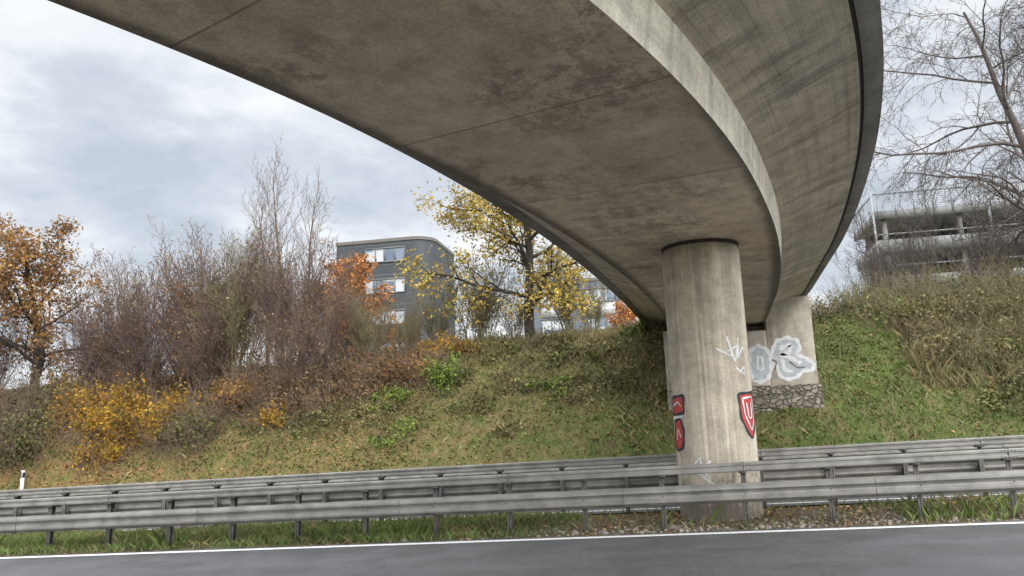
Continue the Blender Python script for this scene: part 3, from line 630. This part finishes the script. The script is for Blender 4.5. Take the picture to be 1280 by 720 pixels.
B.make('slabs',[band],cp)
for x in np.arange(X0+.5,X1,5.2):
    D.box(x-.15,x+.15,Y0+.2,Y0+.5,5,17.05)
D.box(X0+.5,X1,Y0+6,Y0+6.2,5,17.0);D.make('columns',[M['fascia']],cp)
R_=MB()
for x in np.arange(X0,X1,1.3): R_.box(x-.03,x+.03,Y0-.2,Y0-.14,16.9,18.75)
for y in np.arange(Y0,Y1,1.3): R_.box(X0-.2,X0-.14,y-.03,y+.03,16.9,18.75)
for z in np.arange(17.6,18.8,.14):
    R_.box(X0,X1,Y0-.215,Y0-.205,z-.012,z+.012);R_.box(X0-.215,X0-.205,Y0,Y1,z-.012,z+.012)
R_.box(X0-.25,X1,Y0-.25,Y0-.2,18.76,18.86);R_.box(X0-.25,X0-.2,Y0-.19,Y1,18.76,18.86)
for x in (X0-.4,X0+7.5,X0+16,X0+24): R_.box(x-.07,x+.07,Y0-.5,Y0-.36,5,19.0)
for z in (11,13.2,15.6): R_.box(X0-.4,X1,Y0-.45,Y0-.40,z-.05,z+.05)
R_.make('railings_and_steelwork',[simple('weathered_light_steel',(.30,.31,.32),.5,.3,var=.15)],cp)
# ------------------------------------------------------------ sky and light
w=bpy.data.worlds.new('World');S.world=w;w.use_nodes=True;nt=w.node_tree
for x in list(nt.nodes): nt.nodes.remove(x)
o=nt.nodes.new('ShaderNodeOutputWorld');bg=nt.nodes.new('ShaderNodeBackground');nt.links.new(bg.outputs[0],o.inputs[0])
sky=nt.nodes.new('ShaderNodeTexSky');sky.sky_type='NISHITA';sky.sun_disc=False
SE,SR=math.radians(34),math.radians(145)
sky.sun_elevation=SE;sky.sun_rotation=SR;sky.dust_density=2
tc=N(nt,'TexCoord',0);s=sep(nt,tc);zc=math_(nt,'ADD',math_(nt,'MAXIMUM',s[2],0.),.22)
cm=nt.nodes.new('ShaderNodeCombineXYZ');nt.links.new(math_(nt,'DIVIDE',s[0],zc),cm.inputs[0]);nt.links.new(math_(nt,'DIVIDE',s[1],zc),cm.inputs[1])
v=cm.outputs[0]
c1=noise(nt,v,1.0,5,.55,.3);c2=noise(nt,v,3.2,5,.6,.2);cc=math_(nt,'ADD',math_(nt,'MULTIPLY',c1,.7),math_(nt,'MULTIPLY',c2,.3))
cloud=ramp(nt,cc,[(.39,(4.2,4.65,5.2)),(.46,(5.3,5.65,6.15)),(.51,(6.7,6.95,7.2)),(.57,(8.0,8.05,8.1))])
upn=math_(nt,'ADD',1.,math_(nt,'MULTIPLY',math_(nt,'MAXIMUM',math_(nt,'SUBTRACT',s[2],.5),0.),4.5))
sundir=Vector((math.sin(SR)*math.cos(SE),math.cos(SR)*math.cos(SE),math.sin(SE)))
dt=N(nt,'VectorMath',1,operation='DOT_PRODUCT',i_0=tc,i_1=tuple(sundir))
glow=math_(nt,'ADD',upn,math_(nt,'MULTIPLY',math_(nt,'MAXIMUM',math_(nt,'ADD',dt,.1),0.),2.3))
vm=N(nt,'VectorMath',operation='SCALE',i_0=cloud,i_Scale=glow)
col=mix(nt,.9,sky.outputs[0],vm)
nt.links.new(col,bg.inputs[0]);bg.inputs[1].default_value=.14
sd=bpy.data.lights.new('sun','SUN');sd.energy=1.3;sd.angle=math.radians(20);sd.color=(1,.97,.93)
so=obj('sun',sd);so.rotation_euler=sundir.to_track_quat('Z','Y').to_euler()
# ------------------------------------------------------------ camera
yaw,p,r=.1971,.1938,.0335
fh=Vector((-math.sin(yaw),math.cos(yaw),0));R0=Vector((math.cos(yaw),math.sin(yaw),0))
f=fh*math.cos(p)+Vector((0,0,math.sin(p)));u=-fh*math.sin(p)+Vector((0,0,math.cos(p)))
rt=R0*math.cos(r)-u*math.sin(r);up_=R0*math.sin(r)+u*math.cos(r)
cd=bpy.data.cameras.new('camera');cd.sensor_width=36;cd.lens=36*950/1280;cd.clip_end=6000;cd.clip_start=.05
co=obj('camera',cd);Mx=Matrix((rt,up_,-f)).transposed().to_4x4();Mx.translation=Vector((0,0,1.65));co.matrix_world=Mx
S.camera=co
S.view_settings.view_transform='Standard';S.view_settings.look='None';S.view_settings.exposure=0
